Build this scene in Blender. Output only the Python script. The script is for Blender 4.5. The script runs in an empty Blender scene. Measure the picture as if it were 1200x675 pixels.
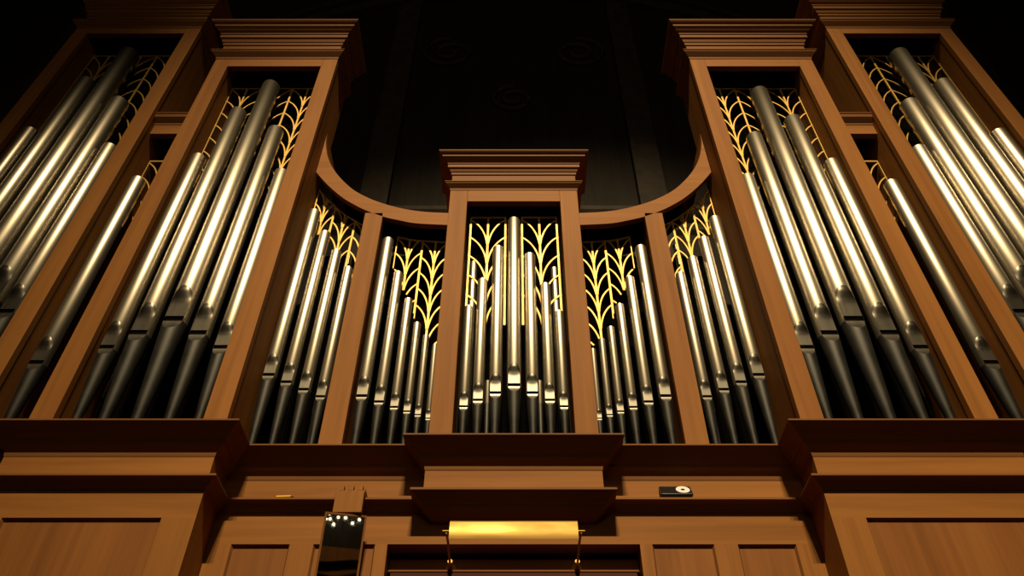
import bpy, math, random
from mathutils import Vector
R = math.radians
random.seed(7)
C = bpy.context.scene.collection
scn = bpy.context.scene

# All shapes are laid out in "case units" with the camera's eye at the origin; S turns them into metres, H lifts the eye above the floor.
S, H = 0.62, 0.9
def W(p): return Vector((p[0]*S, p[1]*S, p[2]*S + H))
FLOOR = -H/S

# ------------------------------------------------------------------ camera
F, TH, CX, CY = 930.0, R(44.8), 602.0, 337.5
cam = bpy.data.cameras.new('camera')
cam.sensor_fit = 'HORIZONTAL'; cam.sensor_width = 36.0
cam.lens = F/1200*36.0
cam.shift_x = -2.0/1200
cam.clip_start = 0.02
co = bpy.data.objects.new('camera', cam); C.objects.link(co)
co.location = W((0, 0, 0)); co.rotation_euler = (R(90) + TH, 0, 0)
scn.camera = co

# ------------------------------------------------------------------ world and light
w = bpy.data.worlds.new('world'); scn.world = w; w.use_nodes = True
bg = w.node_tree.nodes['Background']
bg.inputs[0].default_value = (1.0, 0.72, 0.45, 1); bg.inputs[1].default_value = 0.004
scn.view_settings.view_transform = 'Standard'; scn.view_settings.look = 'None'
scn.view_settings.gamma = 1; scn.view_settings.use_curve_mapping = False
scn.view_settings.exposure = 0.0

def spot(name, loc, aim, watts, size, blend, radius, col):
    l = bpy.data.lights.new(name, 'SPOT'); l.energy = watts; l.spot_size = R(size); l.spot_blend = blend
    l.shadow_soft_size = radius; l.color = col
    o = bpy.data.objects.new(name, l); C.objects.link(o)
    o.location = W(loc)
    o.rotation_euler = (W(aim) - W(loc)).to_track_quat('-Z', 'Y').to_euler()
    return o
WARM = (1.0, 0.76, 0.46)
for x, ax in ((-1.0, .4), (0.1, .6), (1.2, .8)):
    spot('ceiling_spotlight', (x, -14.5, 21.8), (ax, 3.7, 3.45), 5700, 22.3, 1.0, 0.09, WARM)
# weak fill lamps, added to lighten the shadows from the front
for x in (-4.5, 4.5):
    spot('fill_spotlight', (x, -6.5, 8.5), (0.2, 3.7, 3.0), 22, 60, 1.0, 0.25, WARM)

spot('fill_spotlight', (0, -10, 6.0), (0, 5.6, 9.0), 150, 75, 1.0, .3, WARM)  # added wide fill that lifts the dark back wall

# ------------------------------------------------------------------ mesh builder
class MB:
    def __init__(s): s.v = []; s.f = []; s.sm = set()
    def add(s, vs, fs, smooth=False):
        b = len(s.v); s.v += [tuple(p) for p in vs]
        for f in fs:
            if smooth: s.sm.add(len(s.f))
            s.f.append(tuple(i + b for i in f))
        return s
    def box(s, x0, x1, y0, y1, z0, z1):
        if x0 > x1: x0, x1 = x1, x0
        vs = [(x, y, z) for z in (z0, z1) for y in (y0, y1) for x in (x0, x1)]
        return s.add(vs, [(0, 2, 3, 1), (4, 5, 7, 6), (0, 1, 5, 4), (2, 6, 7, 3), (0, 4, 6, 2), (1, 3, 7, 5)])
    def lathe(s, x, y, prof, n=24, smooth=True):      # prof: (radius, z)
        vs, fs = [], []
        for r, z in prof:
            for k in range(n):
                a = 2*math.pi*k/n; vs.append((x + r*math.cos(a), y + r*math.sin(a), z))
        for i in range(len(prof) - 1):
            for k in range(n):
                k2 = (k + 1) % n
                fs.append((i*n + k, i*n + k2, (i + 1)*n + k2, (i + 1)*n + k))
        return s.add(vs, fs, smooth)
    def tube(s, pts, r, n=10, caps=True):
        pts = [Vector(p) for p in pts]; vs, fs = [], []
        rs = r if isinstance(r, (list, tuple)) else [r]*len(pts)
        for i, p in enumerate(pts):
            t = (pts[min(i + 1, len(pts) - 1)] - pts[max(i - 1, 0)]).normalized()
            a = Vector((0, 0, 1)) if abs(t.z) < .9 else Vector((1, 0, 0))
            u = t.cross(a).normalized(); q = t.cross(u)
            for k in range(n):
                g = 2*math.pi*k/n; vs.append(p + rs[i]*(math.cos(g)*u + math.sin(g)*q))
        for i in range(len(pts) - 1):
            for k in range(n):
                k2 = (k + 1) % n; fs.append((i*n + k, i*n + k2, (i + 1)*n + k2, (i + 1)*n + k))
        s.add(vs, fs, True)
        if caps:
            m = len(pts) - 1
            s.add([vs[k] for k in range(n)], [tuple(range(n))]); s.add([vs[m*n + k] for k in range(n)], [tuple(range(n - 1, -1, -1))])
        return s
    def prism(s, poly, y0, y1):                        # poly in x,z extruded along y
        n = len(poly)
        vs = [(x, y0, z) for x, z in poly] + [(x, y1, z) for x, z in poly]
        fs = [tuple(range(n)), tuple(range(2*n - 1, n - 1, -1))]
        fs += [(i, i + n, (i + 1) % n + n, (i + 1) % n) for i in range(n)]
        return s.add(vs, fs)
    def band(s, A, B, y0, y1):                         # strip between two x,z curves, extruded along y
        n = len(A)
        vs = [(x, y, z) for y in (y0, y1) for L in (A, B) for x, z in L]
        fs = []
        for i in range(n - 1):
            a, b, c, d = i, i + 1, n + i + 1, n + i
            fs += [(a, b, c, d), (2*n + d, 2*n + c, 2*n + b, 2*n + a), (a, 2*n + a, 2*n + b, b), (d, c, 2*n + c, 2*n + d)]
        fs += [(0, n, 3*n, 2*n), (n - 1, 3*n - 1, 4*n - 1, 2*n - 1)]
        return s.add(vs, fs)
    def moulding(s, x0, x1, yf, yb, prof, sides=(True, True)):   # profile (p, z) run round the front and returned along the sides
        n = len(prof); vs = []
        for p, z in prof:
            l = p if sides[0] else 0; r = p if sides[1] else 0
            vs += [(x0 - l, yb, z), (x0 - l, yf - p, z), (x1 + r, yf - p, z), (x1 + r, yb, z)]
        fs = []
        for i in range(n - 1):
            for k in range(3): fs.append((i*4 + k, i*4 + k + 1, i*4 + 4 + k + 1, i*4 + 4 + k))
            fs.append((i*4 + 3, i*4, i*4 + 4, i*4 + 7))
        fs.append((0, 3, 2, 1)); m = (n - 1)*4; fs.append((m, m + 1, m + 2, m + 3))
        return s.add(vs, fs)
    def build(s, name, mat, parent=None, org=None, bevel=0.0):
        if parent is not None: org = ORG[parent.name]
        if org is None:
            xs = [v[0] for v in s.v]; ys = [v[1] for v in s.v]; zs = [v[2] for v in s.v]
            org = ((min(xs) + max(xs))/2, (min(ys) + max(ys))/2, min(zs))
        me = bpy.data.meshes.new(name)
        me.from_pydata([((x - org[0])*S, (y - org[1])*S, (z - org[2])*S) for x, y, z in s.v], [], s.f)
        import bmesh
        bm = bmesh.new(); bm.from_mesh(me); bmesh.ops.recalc_face_normals(bm, faces=bm.faces); bm.to_mesh(me); bm.free()
        if s.sm:
            for i in s.sm: me.polygons[i].use_smooth = True
        me.materials.append(mat)
        o = bpy.data.objects.new(name, me); C.objects.link(o)
        if parent is not None: o.parent = parent
        else: o.location = W(org)
        ORG[o.name] = org
        if bevel:
            b = o.modifiers.new('bevel', 'BEVEL'); b.width = bevel*S; b.segments = 2; b.limit_method = 'ANGLE'; b.angle_limit = R(40)
        return o
ORG = {}
def tag(o, label, cat=None, group=None, kind=None):
    if label: o['label'] = label
    if cat: o['category'] = cat
    if group: o['group'] = group
    if kind: o['kind'] = kind
    return o
def thing(name, org, label, cat, group=None):
    o = bpy.data.objects.new(name, None); C.objects.link(o); o.empty_display_size = .05
    o.location = W(org); ORG[o.name] = org
    return tag(o, label, cat, group)

# ------------------------------------------------------------------ materials
def new_mat(name):
    m = bpy.data.materials.new(name); m.use_nodes = True
    nt = m.node_tree; b = nt.nodes['Principled BSDF']; return m, nt, b
def wood(name, axis, dark, light, rough=.58, spec=.10):
    m, nt, b = new_mat(name); N, L = nt.nodes.new, nt.links.new
    tc = N('ShaderNodeTexCoord'); mp = N('ShaderNodeMapping')
    sc = [38, 38, 38]; sc[axis] = 1.6; mp.inputs['Scale'].default_value = sc
    L(tc.outputs['Object'], mp.inputs['Vector'])
    n1 = N('ShaderNodeTexNoise'); n1.inputs['Scale'].default_value = 1.0; n1.inputs['Detail'].default_value = 6; n1.inputs['Roughness'].default_value = .6
    n1.inputs['Distortion'].default_value = .35
    L(mp.outputs[0], n1.inputs['Vector'])
    mp2 = N('ShaderNodeMapping'); s2 = [5, 5, 5]; s2[axis] = .5; mp2.inputs['Scale'].default_value = s2
    L(tc.outputs['Object'], mp2.inputs['Vector'])
    n2 = N('ShaderNodeTexNoise'); n2.inputs['Scale'].default_value = 1.0; n2.inputs['Detail'].default_value = 3; n2.inputs['Distortion'].default_value = 1.2
    L(mp2.outputs[0], n2.inputs['Vector'])
    mx = N('ShaderNodeMath'); mx.operation = 'MULTIPLY_ADD'; mx.inputs[1].default_value = .5
    m2 = N('ShaderNodeMath'); m2.operation = 'MULTIPLY'; m2.inputs[1].default_value = .5
    L(n2.outputs['Fac'], m2.inputs[0]); L(n1.outputs['Fac'], mx.inputs[0]); L(m2.outputs[0], mx.inputs[2])
    cr = N('ShaderNodeValToRGB'); cr.color_ramp.elements[0].position = .33; cr.color_ramp.elements[1].position = .67
    cr.color_ramp.elements[0].color = (*dark, 1); cr.color_ramp.elements[1].color = (*light, 1)
    L(mx.outputs[0], cr.inputs[0]); L(cr.outputs[0], b.inputs['Base Color'])
    b.inputs['Roughness'].default_value = rough; b.inputs['Specular IOR Level'].default_value = spec
    bp = N('ShaderNodeBump'); bp.inputs['Strength'].default_value = .12; bp.inputs['Distance'].default_value = .002
    L(n1.outputs['Fac'], bp.inputs['Height']); L(bp.outputs[0], b.inputs['Normal'])
    return m
def metal(name, col, rough, vary=.06, scale=9.0, metallic=1.0, streak=None, planed=0):
    m, nt, b = new_mat(name); N, L = nt.nodes.new, nt.links.new
    if planed:                                          # metal planed lengthwise: the gloss spreads round the pipe
        tg = N('ShaderNodeTangent'); tg.direction_type = 'RADIAL'; tg.axis = 'Z'
        b.inputs['Anisotropic'].default_value = planed; L(tg.outputs[0], b.inputs['Tangent'])
    b.inputs['Metallic'].default_value = metallic; b.inputs['Base Color'].default_value = (*col, 1)
    tc = N('ShaderNodeTexCoord'); mp = N('ShaderNodeMapping'); mp.inputs['Scale'].default_value = streak or (1, 1, 1)
    L(tc.outputs['Object'], mp.inputs['Vector'])
    n = N('ShaderNodeTexNoise'); n.inputs['Scale'].default_value = scale; n.inputs['Detail'].default_value = 5
    L(mp.outputs[0], n.inputs['Vector'])
    mr = N('ShaderNodeMapRange'); mr.inputs['From Min'].default_value = .3; mr.inputs['From Max'].default_value = .7
    mr.inputs['To Min'].default_value = rough - vary; mr.inputs['To Max'].default_value = rough + vary
    L(n.outputs['Fac'], mr.inputs['Value']); L(mr.outputs[0], b.inputs['Roughness'])
    return m
def plain(name, col, rough=.6, spec=.3, noise=.25):
    m, nt, b = new_mat(name); N, L = nt.nodes.new, nt.links.new
    tc = N('ShaderNodeTexCoord'); n = N('ShaderNodeTexNoise'); n.inputs['Scale'].default_value = 12; n.inputs['Detail'].default_value = 4
    L(tc.outputs['Object'], n.inputs['Vector'])
    cr = N('ShaderNodeValToRGB'); cr.color_ramp.elements[0].position = .3; cr.color_ramp.elements[1].position = .7
    cr.color_ramp.elements[0].color = (*[c*(1 - noise) for c in col], 1); cr.color_ramp.elements[1].color = (*[c*(1 + noise) for c in col], 1)
    L(n.outputs['Fac'], cr.inputs[0]); L(cr.outputs[0], b.inputs['Base Color'])
    b.inputs['Roughness'].default_value = rough; b.inputs['Specular IOR Level'].default_value = spec
    return m
def glow(name, col, strength):
    m, nt, b = new_mat(name)
    b.inputs['Emission Color'].default_value = (*col, 1); b.inputs['Emission Strength'].default_value = strength
    b.inputs['Base Color'].default_value = (.8, .8, .8, 1)
    return m
OAK_D, OAK_L = (.20, .079, .0165), (.31, .132, .030)
OAK_V = wood('oak_upright', 2, OAK_D, OAK_L)
OAK_H = wood('oak_horizontal', 0, OAK_D, OAK_L)
OAK_S = wood('oak_moulding', 0, (.150, .062, .018), (.22, .094, .028))
OAK_P = wood('oak_panel', 2, (.165, .062, .015), (.27, .108, .027))
CHERRY = wood('reddish_wood', 0, (.055, .012, .005), (.09, .022, .009))
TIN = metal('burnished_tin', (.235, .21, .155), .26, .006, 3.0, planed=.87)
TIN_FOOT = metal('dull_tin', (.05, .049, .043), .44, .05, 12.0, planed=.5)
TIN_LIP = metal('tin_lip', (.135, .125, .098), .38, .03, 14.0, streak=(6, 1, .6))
GILT = metal('gilded_wood', (.62, .38, .075), .50, .06, 20.0, metallic=.45)
BRASS = metal('brass', (.30, .185, .036), .48, .14, 4.0, metallic=.7, streak=(1, 3, 3))
BRASS_DULL = metal('old_brass', (.45, .32, .12), .4)
DARK = plain('dark_interior', (.0025, .002, .0015), .95, .02)  # near-black: shade inside the case and pipe mouths put into the colour
BACKW = wood('dark_stained_wood', 2, (.018, .014, .009), (.036, .028, .018), .7, .15)
CARVE = plain('dark_carving', (.045, .034, .022), .7, .2)
BLACK = plain('black_plastic', (.012, .012, .014), .25, .5, .1)
WHITE = plain('white_plastic', (.75, .74, .70), .4, .4, .03)
YELLOW = plain('yellow_paint', (.75, .45, .04), .4, .4, .05)
GLASS = metal('mirror_glass', (.72, .74, .72), .02, .01)

# ------------------------------------------------------------------ setting
WB = 5.6
def st(name, mb, mat, bevel=0):
    return tag(mb.build(name, mat, bevel=bevel), None, kind='structure')
st('floor', MB().box(-12, 12, -22, WB + .2, FLOOR - .2, FLOOR), OAK_H)
st('ceiling', MB().box(-12, 12, -22, WB + .2, 24.5, 24.8), BACKW)
st('wall_back', MB().box(-12, 12, WB, WB + .2, FLOOR, 24.5), BACKW)
st('wall_left', MB().box(-12.2, -12, -22, WB + .2, FLOOR, 24.5), BACKW)
st('wall_right', MB().box(12, 12.2, -22, WB + .2, FLOOR, 24.5), BACKW)
st('wall_front', MB().box(-12, 12, -22.2, -22, FLOOR, 24.5), BACKW)
# dark carved panelling of the back wall: pilasters, cornice band, arch and scrolls
k = 1
for x in (-1.55, 1.55, -6.3, 6.3):
    st('trim_%d' % k, MB().box(x - .16, x + .16, WB - .10, WB, FLOOR, 13.0), CARVE, .01); k += 1
st('trim_%d' % k, MB().moulding(-12, 12, WB, WB + .1, [(0, 6.35), (.04, 6.4), (.04, 6.5), (.10, 6.56), (.14, 6.62), (.14, 6.68), (0, 6.7)], (False, False)), CARVE); k += 1
for r0, r1, dep in ((4.1, 4.35, .12), (4.6, 4.72, .08)):
    A = [(r0*math.cos(t), 8.6 + r0*math.sin(t)*.8) for t in [math.pi*i/40 for i in range(41)]]
    B = [(r1*math.cos(t), 8.6 + r1*math.sin(t)*.8) for t in [math.pi*i/40 for i in range(41)]]
    st('trim_%d' % k, MB().band(A, B, WB - dep, WB), CARVE); k += 1
def scroll(cx, cz, r, sgn):
    pts = []
    for i in range(40):
        t = i/39; a = sgn*(t*3.6*math.pi) + math.pi/2; q = r*(1 - .8*t)
        pts.append((cx + q*math.cos(a), WB - .02, cz + q*math.sin(a)))
    return pts
m = MB()
for cx, cz, r, sg in ((-2.6, 8.0, .45, 1), (2.6, 8.0, .45, -1), (-2.5, 9.3, .35, -1), (2.5, 9.3, .35, 1), (-.9, 10.2, .4, 1), (.9, 10.2, .4, -1), (0, 9.0, .3, 1)):
    m.tube(scroll(cx, cz, r, sg), .035, 8)
st('trim_%d' % k, m, CARVE); k += 1

# ------------------------------------------------------------------ organ case: profiles
CORN = [(-.03, -.002), (0, 0), (.003, .003), (.003, .010), (.005, .020), (.033, .049), (.036, .058), (.041, .061), (.041, .066), (-.005, .068), (-.005, .185), (.003, .190), (.004, .212),
        (.010, .216), (.018, .236), (.024, .244), (.030, .246), (.030, .276), (.020, .278), (.034, .284), (.036, .294), (.050, .305), (.066, .322), (.073, .326), (.076, .344),
        (.090, .352), (.099, .362), (.099, .372), (-.03, .374)]
LEDGE = [(-.03, 2.243), (0, 2.243), (.003, 2.250), (.006, 2.270), (.014, 2.280), (.026, 2.290), (.040, 2.306), (.043, 2.318), (.052, 2.325), (.074, 2.349), (.116, 2.388), (.118, 2.389), (.118, 2.398), (-.03, 2.3985)]
LOW_SIDE = [(-.03, 2.052), (0, 2.053), (.010, 2.058), (.012, 2.068), (.020, 2.074), (.032, 2.088), (.052, 2.098), (.060, 2.101), (.060, 2.112), (-.03, 2.113)]
LOW_MID = [(-.09, 2.000), (-.045, 2.003), (-.035, 2.012), (-.012, 2.030), (-.004, 2.046), (.006, 2.050), (.008, 2.060), (.020, 2.072), (.036, 2.084), (.054, 2.098), (.060, 2.100), (.060, 2.112), (-.03, 2.113)]
YC, YT, YB, YG = 3.615, 3.485, 3.714, 3.575          # front planes: centre tower, big towers, flats, narrow bays
ZL = 2.398                                           # top of the ledge
XC, XI0, XI1, XO0, XO1 = .463, 1.525, 2.582, 2.865, 4.005
PW = .128                                            # post width

def leaf_panel(xa, xb, zt, zb, y, pitch, clip=None, zb2=None, top=None, rod=.0068):
    """fretwork unit: stem, two bounding rods and paired curved branches"""
    m = MB(); xm = (xa + xb)/2; hw = (xb - xa)/2; d = .012
    lo, hi = clip or (-99, 99)
    if zb2 is None: zb2 = zb
    low = lambda x: zb + (zb2 - zb)*(x - xa)/(xb - xa)
    def ribbon(pts, wd, dy=0):
        pts = [p for p in pts if lo <= p[0] <= hi]
        if len(pts) < 2: return
        A, B = [], []
        for i, p in enumerate(pts):
            q0 = pts[max(i - 1, 0)]; q1 = pts[min(i + 1, len(pts) - 1)]
            tx, tz = q1[0] - q0[0], q1[1] - q0[1]; l = math.hypot(tx, tz) or 1
            ww = wd[i] if isinstance(wd, list) else wd
            A.append((p[0] - tz/l*ww/2, p[1] + tx/l*ww/2)); B.append((p[0] + tz/l*ww/2, p[1] - tx/l*ww/2))
        m.band(A, B, y + dy, y + d + dy)
    topf = top or (lambda x: zt)
    for x in (xa + rod/2 + .0002, xb - rod/2 - .0002): ribbon([(x, low(x)), (x, topf(x))], rod)
    ribbon([(xm, low(xm)), (xm, topf(xm))], .014)
    q = [xa + (xb - xa)*i/8 for i in range(9)]
    ribbon([(x, topf(x)) for x in q], .012, .0008)
    z = max(topf(xa), topf(xb)) - pitch*1.12
    while z > min(zb, zb2) - pitch*.2:
        for sg in (-1, 1):
            P0 = (xm + sg*.004, z - pitch*.42); P1 = (xm + sg*.009, z - pitch*.05); P2 = (xm + sg*hw*.30, z + pitch*.66); P3 = (xm + sg*hw, z + pitch*.98)
            pts, wd = [], []
            for i in range(13):
                t = i/12; u = 1 - t
                x = u**3*P0[0] + 3*u*u*t*P1[0] + 3*u*t*t*P2[0] + t**3*P3[0]; zz = u**3*P0[1] + 3*u*u*t*P1[1] + 3*u*t*t*P2[1] + t**3*P3[1]
                if zz < topf(x) and zz > low(x): pts.append((x, zz)); wd.append(.016)
            ribbon(pts, .0105, -.0012 if sg < 0 else -.0019)
        z -= pitch
    return m

# ------------------------------------------------------------------ towers
def tower(side, xa, xb, yf, zrb, zrt, csc, cornice_label, label, shades, pitch, yshade, depth, low=ZL):
    x0, x1 = (xa, xb) if side >= 0 else (-xb, -xa)
    t = thing('organ_tower', ((x0 + x1)/2, yf + .2, low), label, 'organ tower', 'towers of the organ case')
    for a, b in ((x0, x0 + PW), (x1 - PW, x1)):
        MB().box(a, b, yf, yf + .05, low, zrt).build('post', OAK_V, t, bevel=.003)
        MB().box(a + .004, b - .004, yf + .05, yf + depth, low, zrt).build('side_panel', OAK_V, t)
    MB().box(x0 + PW, x1 - PW, yf, yf + .05, zrb, zrt).build('top_rail', OAK_H, t, bevel=.003)
    prof = [(p*csc, zrt + z*csc) for p, z in CORN]
    MB().moulding(x0, x1, yf, yf + depth, prof).build('cornice', OAK_S, t)
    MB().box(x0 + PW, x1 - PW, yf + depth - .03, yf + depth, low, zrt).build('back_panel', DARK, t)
    MB().box(x0 + PW, x1 - PW, yf + .05, yf + depth - .03, zrt - .012, zrt - .003).build('shade_soffit', DARK, t)  # near-black sheet added so the tower's inner ceiling stays in shade
    for a, b, zb in shades:
        if side < 0: a, b = -b, -a
        leaf_panel(a, b, zrb - .035, zb, yshade, pitch, rod=.0068 if side else .0125).build('pipe_shade', GILT, t)
    return t
tower(0, -XC, XC, YC, 4.470, 4.594, 1.0, '', 'small oak tower at the centre of the case, holding seven pipes', [(-.315, -.053, 3.38), (.053, .315, 3.38)], .19, 3.735, .31)
for sd, nm in ((-1, 'left'), (1, 'right')):
    tower(sd, XI0, XI1, YT, 6.139, 6.256, 1.3, '', 'tall oak tower of five pipes next to the curved top rail, on the %s' % nm,
          [(1.655, 1.924, 4.5), (1.924, 2.185, 4.9), (2.185, 2.452, 4.7)], .18, 3.68, .40)
    tower(sd, XO0, XO1, YT, 6.721, 6.815, 1.3, '', 'tallest oak tower, at the far %s end of the organ' % nm,
          [(2.995, 3.29, 4.8), (3.29, 3.585, 5.2), (3.585, 3.878, 5.0)], .19, 3.69, .40)

# ------------------------------------------------------------------ flats between the towers, with the swagged top rail
UP = [(1.5245, 5.474), (1.512, 5.33), (1.463, 5.135), (1.367, 4.936), (1.222, 4.746), (1.084, 4.635), (.954, 4.563), (.796, 4.503), (.644, 4.471), (.464, 4.457)]
LO = [(1.5245, 4.950), (1.415, 4.796), (1.284, 4.647), (1.18, 4.558), (1.088, 4.493), (.952, 4.420), (.828, 4.377), (.693, 4.342), (.464, 4.324)]
def spline(P, n):
    Q = [P[0]] + P + [P[-1]]; seg = len(P) - 1; out = []
    for i in range(n + 1):
        t = i/n*seg; k = min(int(t), seg - 1); u = t - k
        p0, p1, p2, p3 = Q[k], Q[k + 1], Q[k + 2], Q[k + 3]
        out.append(tuple(.5*(2*p1[j] + (p2[j] - p0[j])*u + (2*p0[j] - 5*p1[j] + 4*p2[j] - p3[j])*u*u + (3*p1[j] - p0[j] - 3*p2[j] + p3[j])*u**3) for j in (0, 1)))
    return out
UPs, LOs = spline(UP, 36), spline(LO, 36)
def lo_z(x):
    x = abs(x)
    for a, b in zip(LOs, LOs[1:]):
        if b[0] <= x <= a[0]:
            t = (x - b[0])/((a[0] - b[0]) or 1); return b[1] + t*(a[1] - b[1])
    return LOs[-1][1] if x < 1 else LOs[0][1]
for sd, nm in ((-1, 'left'), (1, 'right')):
    t = thing('pipe_flat', (sd*1.0, YB + .2, ZL), 'oak bay of ten pipes under the sweeping curved rail, %s of the small middle tower' % nm, 'organ bay', 'curved bays of the organ case')
    m = MB().band([(sd*x, z) for x, z in UPs], [(sd*x, z) for x, z in LOs], YB, YB + .045)
    m.build('curved_rail', OAK_H, t, bevel=.003)
    # curved roof board running back from the rail
    A = [(sd*x, z) for x, z in UPs]; B = [(sd*(x + (.02 if x > 1.3 else 0) if x < 1.5 else x), z - .035) for x, z in UPs]
    MB().band(A, B, YB + .045, YB + .44).build('curved_roof', OAK_P, t)
    MB().band([(sd*x, z - .037) for x, z in UPs], [(sd*x, z - .045) for x, z in UPs], YB + .05, YB + .42).build('shade_soffit', DARK, t)  # black layer that paints the shade beneath the curved roof
    MB().box(sd*.950, sd*1.082, YB, YB + .05, ZL, 4.46).build('mullion', OAK_V, t, bevel=.003)
    MB().box(sd*.955, sd*1.077, YB + .05, YB + .30, ZL, 4.44).build('partition', OAK_V, t)
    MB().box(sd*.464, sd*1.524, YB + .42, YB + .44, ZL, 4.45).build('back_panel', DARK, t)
    ys = 3.852
    for a, b, clip, zb, zb2 in ((.470, .660, None, 3.2, 3.55), (.660, .850, None, 3.58, 4.03), (1.182, 1.356, None, 3.98, 4.25), (1.356, 1.518, None, 4.25, 4.5), (1.008, 1.182, (1.085, 9), 3.8, 3.98)):
        zt = lo_z((a + b)/2) - .03
        cl = clip
        if sd < 0: a, b, zb, zb2 = -b, -a, zb2, zb; cl = (-clip[1], -clip[0]) if clip else None
        leaf_panel(a, b, zt, zb, ys, .155, cl, zb2, lambda x: lo_z(max(abs(x), .47)) - .03).build('pipe_shade', GILT, t)

# ------------------------------------------------------------------ narrow bays between the big towers
for sd, nm in ((-1, 'left'), (1, 'right')):
    a, b = (XI1, XO0) if sd > 0 else (-XO0, -XI1)
    t = thing('narrow_bay', ((a + b)/2, YG + .2, ZL), 'narrow recessed bay holding one pipe, between the two tall %s towers' % nm, 'organ bay', 'narrow bays of the organ case')
    MB().box(a, b, YG, YG + .05, 5.261, 5.376).build('top_rail', OAK_H, t, bevel=.003)
    MB().moulding(a, b, YG, YG + .4, [(-.03, 5.376), (0, 5.377), (.004, 5.385), (.008, 5.40), (.014, 5.405), (.044, 5.436), (.048, 5.466), (.055, 5.472), (.055, 5.482), (-.03, 5.484)], (False, False)).build('cornice', OAK_S, t)
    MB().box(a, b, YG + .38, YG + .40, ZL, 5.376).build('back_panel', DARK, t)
    MB().box(a, b, YG + .05, YG + .38, 5.362, 5.374).build('shade_soffit', DARK, t)  # near-black sheet for the shade at the top of the bay
    leaf_panel(a + .006, b - .006, 5.10, 4.3, 3.72, .18).build('pipe_shade', GILT, t)

# ------------------------------------------------------------------ base of the case
def panel_front(t, x0, x1, yf, zt, openings, rail_top, mat_v=OAK_V):
    """framed front: top rail, stiles between the openings, sunk panels with a small ovolo"""
    MB().box(x0, x1, yf, yf + .04, rail_top, zt).build('top_rail', OAK_H, t)
    edges = [x0] + [e for o in openings for e in o[:2]] + [x1]
    for i in range(0, len(edges), 2):
        MB().box(edges[i], edges[i + 1], yf, yf + .04, FLOOR, rail_top).build('stile', OAK_V, t)
    for a, b, kind in openings:
        if kind != 'panel': continue
        m = MB().box(a, b, yf + .016, yf + .04, FLOOR + .02, rail_top)
        pn = m.build('panel', OAK_P, t)
        m = MB()
        c = .009
        m.add([(a, yf + .002, rail_top), (b, yf + .002, rail_top), (b - c, yf + .016, rail_top - c), (a + c, yf + .016, rail_top - c)], [(0, 1, 2, 3)])
        m.add([(a, yf + .002, rail_top), (a + c, yf + .016, rail_top - c), (a + c, yf + .016, FLOOR + .02), (a, yf + .002, FLOOR + .02)], [(0, 1, 2, 3)])
        m.add([(b, yf + .002, rail_top), (b - c, yf + .016, rail_top - c), (b - c, yf + .016, FLOOR + .02), (b, yf + .002, FLOOR + .02)], [(0, 1, 2, 3)])
        m.build('panel_moulding', OAK_S, pn)
def side_base(sd, xa, xb, name, label):
    x0, x1 = (xa, xb) if sd > 0 else (-xb, -xa)
    t = thing('base_cabinet', ((x0 + x1)/2, YT + .3, FLOOR), label, 'cabinet', 'base cabinets of the organ')
    MB().moulding(x0, x1, YT, YT + .6, LEDGE).build('ledge', OAK_S, t)
    MB().box(x0, x1, YT, YT + .6, 2.05, 2.2425).build('frieze', OAK_H, t)
    MB().moulding(x0, x1, YT, YT + .6, LOW_SIDE).build('lower_moulding', OAK_S, t)
    a, b = (x0 + .165, x1 - .145) if sd > 0 else (x0 + .145, x1 - .165)
    panel_front(t, x0, x1, YT, 2.051, [(a, b, 'panel')], 1.905)
    MB().box(x0, x1, YT + .041, YT + .6, FLOOR, 2.049).build('carcass', OAK_V, t)
for sd, nm in ((-1, 'left'), (1, 'right')):
    side_base(sd, 1.528, 2.605, 'x', 'panelled oak base cabinet under the tall towers at lower %s' % nm)
    side_base(sd, XO0 - .02, XO1 + .02, 'x', 'panelled oak base cabinet under the outermost %s tower' % nm)
    x0, x1 = (2.607, XO0 - .022) if sd > 0 else (-XO0 + .022, -2.607)
    t = thing('base_cabinet', ((x0 + x1)/2, YG + .3, FLOOR), 'narrow recessed oak base between the two cabinets on the %s' % nm, 'cabinet', 'base cabinets of the organ')
    MB().moulding(x0, x1, YG, YG + .5, LEDGE, (False, False)).build('ledge', OAK_S, t)
    MB().box(x0, x1, YG, YG + .5, FLOOR, 2.2425).build('carcass', OAK_V, t)
# middle base, recessed, with a projecting corbel under the centre tower
t = thing('base_cabinet', (0, YB + .25, FLOOR), 'wide recessed oak base in the middle, with the music desk opening', 'cabinet', 'base cabinets of the organ')
for a, b in ((-1.527, -XC - .002), (XC + .002, 1.527)):
    MB().moulding(a, b, YB, YB + .45, LEDGE, (False, False)).build('ledge', OAK_S, t)
    MB().moulding(a, b, YB, YB + .45, LOW_SIDE, (False, False)).build('lower_moulding', OAK_S, t)
    MB().box(a, b, YB, YB + .40, 2.05, 2.2425).build('frieze', OAK_H, t)
MB().moulding(-XC, XC, YC, YB + .40, LEDGE).build('ledge', OAK_S, t)
MB().box(-XC, XC, YC, YB + .40, 2.105, 2.2425).build('frieze', OAK_H, t)
MB().moulding(-XC, XC, YC, YB + .45, LOW_MID).build('lower_moulding', OAK_S, t)
panel_front(t, -1.527, 1.527, YB, 2.051, [(-1.410, -1.1185, 'panel'), (-1.0, -.692, 'panel'), (-.630, .630, 'opening'), (.692, 1.0, 'panel'), (1.1185, 1.410, 'panel')], 1.885)
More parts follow.
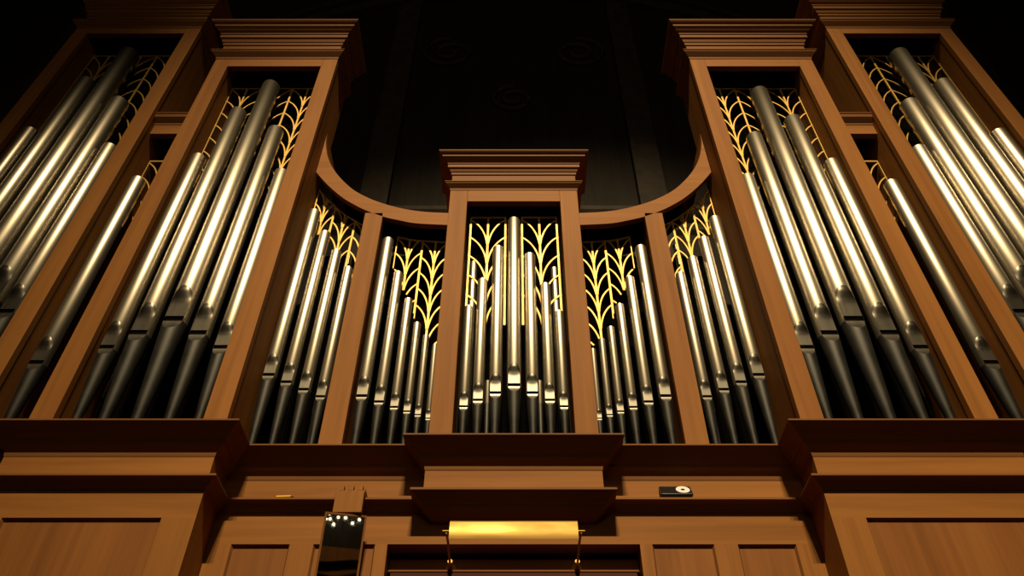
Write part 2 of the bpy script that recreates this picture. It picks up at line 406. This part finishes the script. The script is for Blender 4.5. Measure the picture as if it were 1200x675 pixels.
# lining of the music desk opening
MB().box(-.630, .630, YB + .04, YB + .45, 1.885, 2.0).build('recess_soffit', OAK_S, t)
for a, b in ((-.692, -.630), (.630, .692)):
    MB().box(a, b, YB + .04, YB + .45, FLOOR, 1.885).build('recess_side', OAK_S, t)
MB().box(-.629, .629, YB + .086, YB + .12, 1.775, 1.850).build('recess_rail', OAK_S, t, bevel=.008)
MB().box(-.629, .629, YB + .40, YB + .43, FLOOR, 1.884).build('recess_back', CHERRY, t)

# ------------------------------------------------------------------ pipes
def pipe_parts(root, x, y, r, zs, zt, zf, toe):
    KM = math.asin(.80)
    hh = lambda q: zs + q*r
    # half width of the flattened upper lip at height q*r above the languid, as an angle
    def phi_up(q):
        if q < 2.75: return KM
        t = (q - 2.75)/1.05
        return math.asin(.80*math.sqrt(max(0, 1 - t*t)))
    def phi_lo(q):
        t = q/1.05
        return math.asin(.80*math.sqrt(max(0, 1 - t*t)))
    K = 56
    def ring(z, ph, rr):
        out = []
        for k in range(K + 1):
            a = ph + (2*math.pi - 2*ph)*k/K          # 0 is straight towards the front
            out.append((x - rr*math.sin(a), y - rr*math.cos(a), z))
        return out
    # body
    qs = [0, .55, 1.0, 1.5, 1.9] + [2.0 + .75*i/8 for i in range(9)] + [2.751 + 1.049*math.sin(math.pi/2*i/9) for i in range(1, 10)]
    rows = [(hh(q), phi_up(q)) for q in qs]
    rows += [(hh(4.2), 0), (hh(5.5), 0)] + [(hh(5.5) + (zt - hh(5.5))*i/4, 0) for i in range(1, 5)]
    m = MB(); vs, fs = [], []
    for z, ph in rows: vs += ring(z, ph, r)
    n = K + 1
    for i in range(len(rows) - 1):
        for k in range(K): fs.append((i*n + k, i*n + k + 1, (i + 1)*n + k + 1, (i + 1)*n + k))
    m.add(vs, fs, True)
    o_, i_ = ring(zt, 0, r), ring(zt, 0, r - .0035)
    m.add(o_ + i_, [(k, k + 1, n + k + 1, n + k) for k in range(K)])
    m.add(i_ + ring(zt - .05, 0, r - .0035), [(k, k + 1, n + k + 1, n + k) for k in range(K)], True)
    body = m.build('body', TIN, root)
    # upper lip: the flattened, round-topped shield
    m = MB(); vs, fs = [], []
    J = 12; ql = qs[1:]
    for q in ql:
        w_ = r*math.sin(phi_up(q)); yy = y - r*math.cos(phi_up(q))
        sm = min(1, max(0, (q - 1.75)/1.5)); sm = .6*sm*sm*(3 - 2*sm)
        t_ = max(0, (3.8 - q)/.55); bump = .10*r*(t_ if t_ < 1 else max(0, 1 - (t_ - 1)/1.3))
        for j in range(J + 1):
            e = -1 + 2*j/J
            y_ = yy - sm*(math.sqrt(max(0, r*r - (w_*e)**2)) - (y - yy)) - bump*(1 - e**4)
            vs.append((x + w_*e, y_, hh(q)))
    for i in range(len(ql) - 1):
        for j in range(J): fs.append((i*(J + 1) + j, i*(J + 1) + j + 1, (i + 1)*(J + 1) + j + 1, (i + 1)*(J + 1) + j))
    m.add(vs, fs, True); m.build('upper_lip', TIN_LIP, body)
    # foot: cone with the lower lip cut into it
    zl = zs - 1.05*r
    def rad(z): return toe + (r - toe)*(z - zf)/(zs - zf)
    rows = [(zs - 1.05*r*math.sin(math.pi/2*i/7), phi_lo(1.05*math.sin(math.pi/2*i/7))) for i in range(8)]
    rows += [(zl + (zf - zl)*i/6, 0) for i in range(1, 7)]
    m = MB(); vs, fs = [], []
    for z, ph in rows: vs += ring(z, ph, rad(z))
    for i in range(len(rows) - 1):
        for k in range(K): fs.append((i*n + k + 1, i*n + k, (i + 1)*n + k, (i + 1)*n + k + 1))
    m.add(vs, fs, True)
    m.add(ring(zf, 0, toe)[:-1], [tuple(range(K))])
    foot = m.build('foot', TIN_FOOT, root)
    m = MB(); vs, fs = [], []
    for z, ph in rows[:8]:
        w_ = rad(z)*math.sin(ph); yy = y - rad(z)*math.cos(ph)
        for j in range(J + 1): vs.append((x - w_ + 2*w_*j/J, yy, z))
    for i in range(7):
        for j in range(J): fs.append((i*(J + 1) + j, (i + 1)*(J + 1) + j, (i + 1)*(J + 1) + j + 1, i*(J + 1) + j + 1))
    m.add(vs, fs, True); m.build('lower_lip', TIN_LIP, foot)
    # languid, plus a near-black sheet painting the shade behind the mouth slit
    m = MB(); m.add([(px, py, zs + .002) for px, py, _ in ring(zs, KM, r - .002)], [tuple(range(K + 1))])
    m.add([(x - .72*r, y - .50*r, zs), (x + .72*r, y - .50*r, zs), (x + .72*r, y - .50*r, zs + .40*r), (x - .72*r, y - .50*r, zs + .40*r)], [(0, 1, 2, 3)])
    m.build('mouth', DARK, body)
def pipe(x, y, r, zs, zt, label, toe=None):
    root = thing('organ_pipe', (x, y, ZL + .002), label, 'organ pipe', 'tin pipes of the facade')
    pipe_parts(root, x, y, r, zs, zt, ZL + .002, toe or r*.36)
    return root
ordn = ['', 'second ', 'third ', 'fourth ', 'fifth ', 'sixth ']
# centre tower: seven
yc = 3.685
for x, r, zs, zt, lb in (
        (.002, .0425, 2.832, 4.332, 'tallest tin pipe, in the middle of the small central tower'),
        (-.106, .0375, 2.779, 4.037, 'tin pipe just left of the tallest one in the small central tower'),
        (.108, .0375, 2.779, 3.965, 'tin pipe just right of the tallest one in the small central tower'),
        (-.205, .033, 2.731, 3.722, 'tin pipe second from the left post of the small central tower'),
        (.207, .033, 2.731, 3.679, 'tin pipe second from the right post of the small central tower'),
        (-.285, .028, 2.689, 3.481, 'short tin pipe against the left post of the small central tower'),
        (.286, .028, 2.689, 3.437, 'short tin pipe against the right post of the small central tower')):
    pipe(x, yc, r, zs, zt, lb)
# flats
INN = [(.8965, .0385, 2.836, (4.239, 4.16)), (.7905, .033, 2.797, (3.897, 3.849)), (.698, .028, 2.762, (3.649, 3.597)), (.6215, .0235, 2.734, (3.436, 3.40)), (.556, .0205, 2.712, (3.33, 3.302)), (.4945, .0175, 2.689, (3.251, 3.22))]
OUT = [(1.478, .0425, 2.992, (4.551, 4.475)), (1.361, .039, 2.939, (4.313, 4.25)), (1.248, .0365, 2.885, (4.115, 4.046)), (1.140, .033, 2.835, (3.945, 3.891))]
for sd, nm, q in ((-1, 'left', 0), (1, 'right', 1)):
    for i, (x, r, zs, zts) in enumerate(INN):
        lb = ('tin pipe, tallest of the six between the %s mullion and the small middle tower' if i == 0 else
              'thin tin pipe, smallest of the six, touching the small middle tower on its %s' if i == 5 else
              ordn[i] + 'tin pipe from the %s mullion towards the small middle tower') % nm
        pipe(sd*x, 3.79, r, zs, zts[q], lb)
    for i, (x, r, zs, zts) in enumerate(OUT):
        lb = ('tin pipe, tallest of four beside the tall %s tower under the curved rail' if i == 0 else
              'tin pipe, shortest of four, against the outer side of the %s mullion' if i == 3 else
              ordn[i] + 'tin pipe from the tall %s tower under the curved rail') % nm
        pipe(sd*x, 3.79, r, zs, zts[q], lb)
# tall towers
TI = [(2.060, .073, 3.238, (5.969, 5.868), 'biggest tin pipe, in the middle of the tall %s tower beside the curved rail'),
      (2.240, .064, 3.133, (5.567, 5.46), 'big tin pipe just outward of the biggest, tall inner %s tower'),
      (1.884, .062, 3.133, (5.305, 5.22), 'big tin pipe just inward of the biggest, tall inner %s tower'),
      (2.392, .053, 3.028, (4.95, 4.885), 'tin pipe against the outer post of the tall %s tower beside the curved rail'),
      (1.722, .052, 3.028, (4.76, 4.70), 'tin pipe against the inner post of the tall %s tower beside the curved rail')]
TO = [(3.450, .083, 3.53, (6.512, 6.50), 'biggest tin pipe, in the middle of the outermost %s tower'),
      (3.650, .073, 3.42, (6.027, 6.00), 'big tin pipe just outward of the biggest in the outermost %s tower'),
      (3.262, .073, 3.42, (5.716, 5.69), 'big tin pipe just inward of the biggest in the outermost %s tower'),
      (3.815, .060, 3.311, (5.291, 5.27), 'tin pipe against the outer post of the outermost %s tower'),
      (3.108, .060, 3.311, (5.072, 5.05), 'tin pipe against the inner post of the outermost %s tower')]
for sd, nm, q in ((-1, 'left', 0), (1, 'right', 1)):
    for T in (TI, TO):
        for x, r, zs, zts, lb in T: pipe(sd*x, 3.585, r, zs, zts[q], lb % nm, r*.32)
    pipe(sd*2.80, 3.64, .052, 2.958, (4.739, 4.70)[q], 'single tin pipe standing in the narrow bay between the two tall %s towers' % nm)
# pipes inside the case, seen through the fretwork
def inner_pipe(x, y, r, zt, label):
    root = thing('interior_pipe', (x, y, ZL + .002), label, 'organ pipe', 'pipes inside the case')
    MB().lathe(x, y, [(r, ZL + .45), (r, zt)], 20).build('body', TIN, root)
    MB().lathe(x, y, [(.012, ZL + .002), (r, ZL + .45)], 20).build('foot', TIN_FOOT, root)
for x, y, r, zt, lb in ((-.282, 3.86, .024, 4.08, 'small tin pipe inside the case behind the left fretwork of the central tower'),
                        (.284, 3.86, .024, 4.02, 'small tin pipe inside the case behind the right fretwork of the central tower'),
                        (-.158, 3.86, .021, 3.02, 'short pipe inside the central tower, between the feet left of the tallest'),
                        (.158, 3.86, .021, 3.02, 'short pipe inside the central tower, between the feet right of the tallest'),
                        (-1.20, 3.95, .024, 4.28, 'small pipe inside the case behind the fretwork outside the left mullion'),
                        (1.20, 3.95, .024, 4.36, 'small pipe inside the case behind the fretwork outside the right mullion'),
                        (-2.43, 3.80, .022, 5.97, 'thin pipe inside the tall left tower behind the fretwork beside its outer post'),
                        (2.43, 3.80, .022, 5.85, 'thin pipe inside the tall right tower behind the fretwork beside its outer post')):
    inner_pipe(x, y, r, zt, lb)

# ------------------------------------------------------------------ small things on the base
def ray(px, py): 
    u, v = px - CX, CY - py
    return Vector((u, F*math.cos(TH) - v*math.sin(TH), F*math.sin(TH) + v*math.cos(TH))).normalized()
def at(px, py, Y):
    d = ray(px, py); return d*(Y/d.y)
# music desk and its lamp
t = thing('music_desk', (0, YB + .1, 1.40), 'reddish wooden music desk standing in the opening of the middle base', 'music desk')
MB().box(-.612, .612, YB + .062, YB + .084, 1.40, 1.768).build('board', CHERRY, t, bevel=.004)
MB().box(-.622, .622, YB + .058, YB + .085, 1.768, 1.780).build('top_edge', OAK_S, t, bevel=.004)
MB().box(-.612, .612, YB + .02, YB + .40, 1.37, 1.40).build('shelf', CHERRY, t)
t = thing('music_lamp', (0, 3.6, 1.77), 'brass picture lamp with a long trough shade above the music desk', 'lamp')
LY, LZ, LR = 3.47, 1.822, .048
m = MB(); vs, fs = [], []; n = 22
prof = [(LY + .040, LZ + .030), (LY + .030, LZ + .042), (LY + .014, LZ + .050), (LY - .006, LZ + .052), (LY - .018, LZ + .048)]
n0 = len(prof); n = n0 - 1 + 12                          # rounded back and a broad, slightly bowed front
for i in range(1, 13):
    t_ = i/12; prof.append((LY - .018 - .016*math.sin(t_*math.pi*.62), LZ + .048 - .098*t_))
for sgn, rr in ((0, 1), (1, .94)):
    for yy, zz in prof:
        for x in (-.302, .302): vs.append((x, LY + (yy - LY)*rr, LZ + (zz - LZ)*rr))
q = 2*(n + 1)
for o_ in (0, q):
    for i in range(n): fs.append((o_ + 2*i, o_ + 2*i + 1, o_ + 2*i + 3, o_ + 2*i + 2))
m.add(vs, fs, True)
for s_ in (0, 1):
    m.add([vs[2*i + s_] for i in range(n + 1)], [tuple(range(n + 1))])
shade = m.build('shade', BRASS, t)
for x in (-1, 1):
    m = MB().tube([(x*.300, LY, LZ + .004), (x*.336, LY, LZ + .004)], .006, 10); m.build('rod', BRASS, t)
    a = MB().tube([(x*.318, LY, LZ), (x*.315, 3.56, LZ - .006), (x*.315, 3.70, 1.800), (x*.315, 3.772, 1.792)], .006, 10).build('arm', BRASS_DULL, t)
    MB().tube([(x*.315, 3.735, 1.806), (x*.315, 3.765, 1.800), (x*.315, 3.798, 1.794)], [.012, .016, .026], 16).build('bracket_cup', BRASS, a)

# mirror on its oak arm
t = thing('mirror_bracket', (-.835, 3.65, 1.995), 'pale oak bracket block with box joint fingers, hooked over the lower moulding', 'bracket')
MB().box(-.905, -.760, 3.595, 3.625, 1.995, 2.118).build('front_plate', OAK_V, t, bevel=.003); fp = bpy.data.objects['front_plate']
for xx in (-.890, -.842, -.794):
    MB().box(xx - .006, xx + .024, 3.595, 3.625, 2.118, 2.146).build('joint_finger', OAK_V, fp)
MB().box(-.903, -.762, 3.625, YB - .001, 2.1135, 2.145).build('arm', OAK_H, t)
rx = Vector((1, .20, 0)).normalized(); dn = Vector((0, .22, -1)); dn = (dn - rx*dn.dot(rx)).normalized(); nrm = rx.cross(dn)
if nrm.y > 0: nrm = -nrm
TL = at(381.3, 599.7, 3.58); P0 = TL; wd, ht = .206, .46; TR = TL + rx*wd
def on_mirror(px, py):
    d = ray(px, py); return d*(P0.dot(nrm)/d.dot(nrm))
t = thing('mirror', tuple((TL + TR)/2 + dn*ht), 'narrow rectangular mirror hanging slightly crooked from the oak bracket', 'mirror')
def mbox(m, a, b, c, d, back, front):
    vs = [TL + rx*x + dn*z + nrm*k for k in (back, front) for (x, z) in ((a, c), (b, c), (b, d), (a, d))]
    m.add(vs, [(0, 1, 2, 3), (7, 6, 5, 4), (0, 4, 5, 1), (1, 5, 6, 2), (2, 6, 7, 3), (3, 7, 4, 0)]); return m
bw = .010
m = MB(); mbox(m, 0, wd, 0, bw, -.012, .004); mbox(m, 0, wd, ht - bw, ht, -.012, .004); mbox(m, 0, bw, bw, ht - bw, -.012, .004); mbox(m, wd - bw, wd, bw, ht - bw, -.012, .004)
m.build('frame', OAK_S, t)
mbox(MB(), bw, wd - bw, bw, ht - bw, -.010, -.002).build('glass', GLASS, t)
# knob at the mirror's side
m = MB(); c0 = TL + rx*(wd + .008) + dn*.36
m.tube([c0 - nrm*.01, c0 + nrm*.012], .012, 12); m.build('pivot_knob', BRASS_DULL, t)

# music player leaning on the frieze
t = thing('music_player', (.845, 3.68, 2.113), 'small black music player leaning on the ledge, with round white control wheel', 'music player')
bx, by, bz, ang = .845, 3.655, 2.1165, R(33)
ux, up_, nn = Vector((1, 0, 0)), Vector((0, math.sin(ang), math.cos(ang))), Vector((0, -math.cos(ang), math.sin(ang)))
B0 = Vector((bx, by, bz + .012))
def pbox(m, a, b, c, d, k0, k1):
    vs = [B0 + ux*x + up_*z + nn*k_ for k_ in (k0, k1) for (x, z) in ((a, c), (b, c), (b, d), (a, d))]
    return m.add(vs, [(0, 3, 2, 1), (4, 5, 6, 7), (0, 1, 5, 4), (1, 2, 6, 5), (2, 3, 7, 6), (3, 0, 4, 7)])
pl = pbox(MB(), -.083, .083, 0, .088, -.016, .004).build('body', BLACK, t, bevel=.006)
def disc(m, cxx, czz, r0, r1, k_):
    n_ = 36; vs = []
    for rr, kk in ((r0, k_), (r1, k_), (r1, .003)):
        for i in range(n_): vs.append(B0 + ux*(cxx + rr*math.cos(2*math.pi*i/n_)) + up_*(czz + rr*math.sin(2*math.pi*i/n_)) + nn*kk)
    fs = [(i, (i + 1) % n_, n_ + (i + 1) % n_, n_ + i) for i in range(n_)] + [(n_ + i, n_ + (i + 1) % n_, 2*n_ + (i + 1) % n_, 2*n_ + i) for i in range(n_)]
    return m.add(vs, fs)
disc(MB(), .036, .044, .0105, .036, .0062).build('control_wheel', WHITE, pl)
pbox(MB(), -.074, -.012, .012, .076, .004, .0052).build('screen', BLACK, pl)
# pencil stub
t = thing('pencil', (-1.19, 3.664, 2.1135), 'short yellow pencil lying on the lower ledge left of the oak bracket', 'pencil')
MB().tube([(-1.225, 3.668, 2.1215), (-1.150, 3.664, 2.1215)], .007, 6).build('shaft', YELLOW, t)
MB().tube([(-1.150, 3.664, 2.1215), (-1.132, 3.663, 2.1215)], [.007, .001], 6).build('tip', OAK_P, t)

# far end of the hall, behind the viewer: a wooden gallery front and small lamps, seen in the mirror
FARY = -22.0
def far(px, py, Y):
    p = on_mirror(px, py); d = ray(px, py); o_ = d - 2*d.dot(nrm)*nrm
    return p + o_*((Y - p.y)/o_.y)
EM = glow('lamp_glow', (1.0, .80, .50), 9)
g0, g1 = far(400, 642, -20.5), far(400, 700, -20.5)
t = thing('gallery', (g0.x, -21.2, g1.z), 'wooden gallery front at the far end of the hall', 'gallery')
MB().box(-10, 10, -20.6, -20.4, g1.z, g0.z).build('parapet', OAK_P, t)
m = MB()
for k_, (zz, amp) in enumerate(((.25, .10), (.50, .13), (.74, .08))):
    A = [(-10 + 20*i/80, g1.z + (g0.z - g1.z)*zz + amp*math.sin(i*.55 + k_)) for i in range(81)]
    m.band(A, [(x, z - .16) for x, z in A], -20.4, -20.30)
m.build('swag_carving', DARK, t)
MB().box(-10, 10, -21.9, -20.4, g1.z - .15, g1.z).build('gallery_floor', OAK_H, t)
for x in (-9, 0, 9): MB().box(x - .2, x + .2, -21.2, -20.8, FLOOR, g1.z - .15).build('column', OAK_V, t)
spot('fill_spotlight', (g0.x, -15, g0.z + 8), (g0.x, -20.5, g0.z - .5), 500, 50, 1.0, .2, WARM)  # added lamp that brightens the gallery front for the mirror
for i, (px, py) in enumerate(((386.8, 608), (396.5, 606), (405, 606.5), (421, 609), (391, 614.5), (413, 613), (382.8, 608.3), (386.5, 602.5))):
    L = far(px, py, FARY + .35); rr = .036 if i < 6 else .022
    t = thing('wall_lamp', tuple(L), 'small glowing globe lamp on the far wall, caught in the mirror', 'lamp', 'lamps on the far wall')
    MB().tube([(L.x, FARY, L.z), (L.x, L.y, L.z)], .015, 8).build('bracket', BRASS_DULL, t)
    MB().lathe(L.x, L.y, [(max(.001, rr*math.sin(math.pi*a_/10)), L.z - rr*math.cos(math.pi*a_/10)) for a_ in range(11)], 16).build('globe', EM, t)
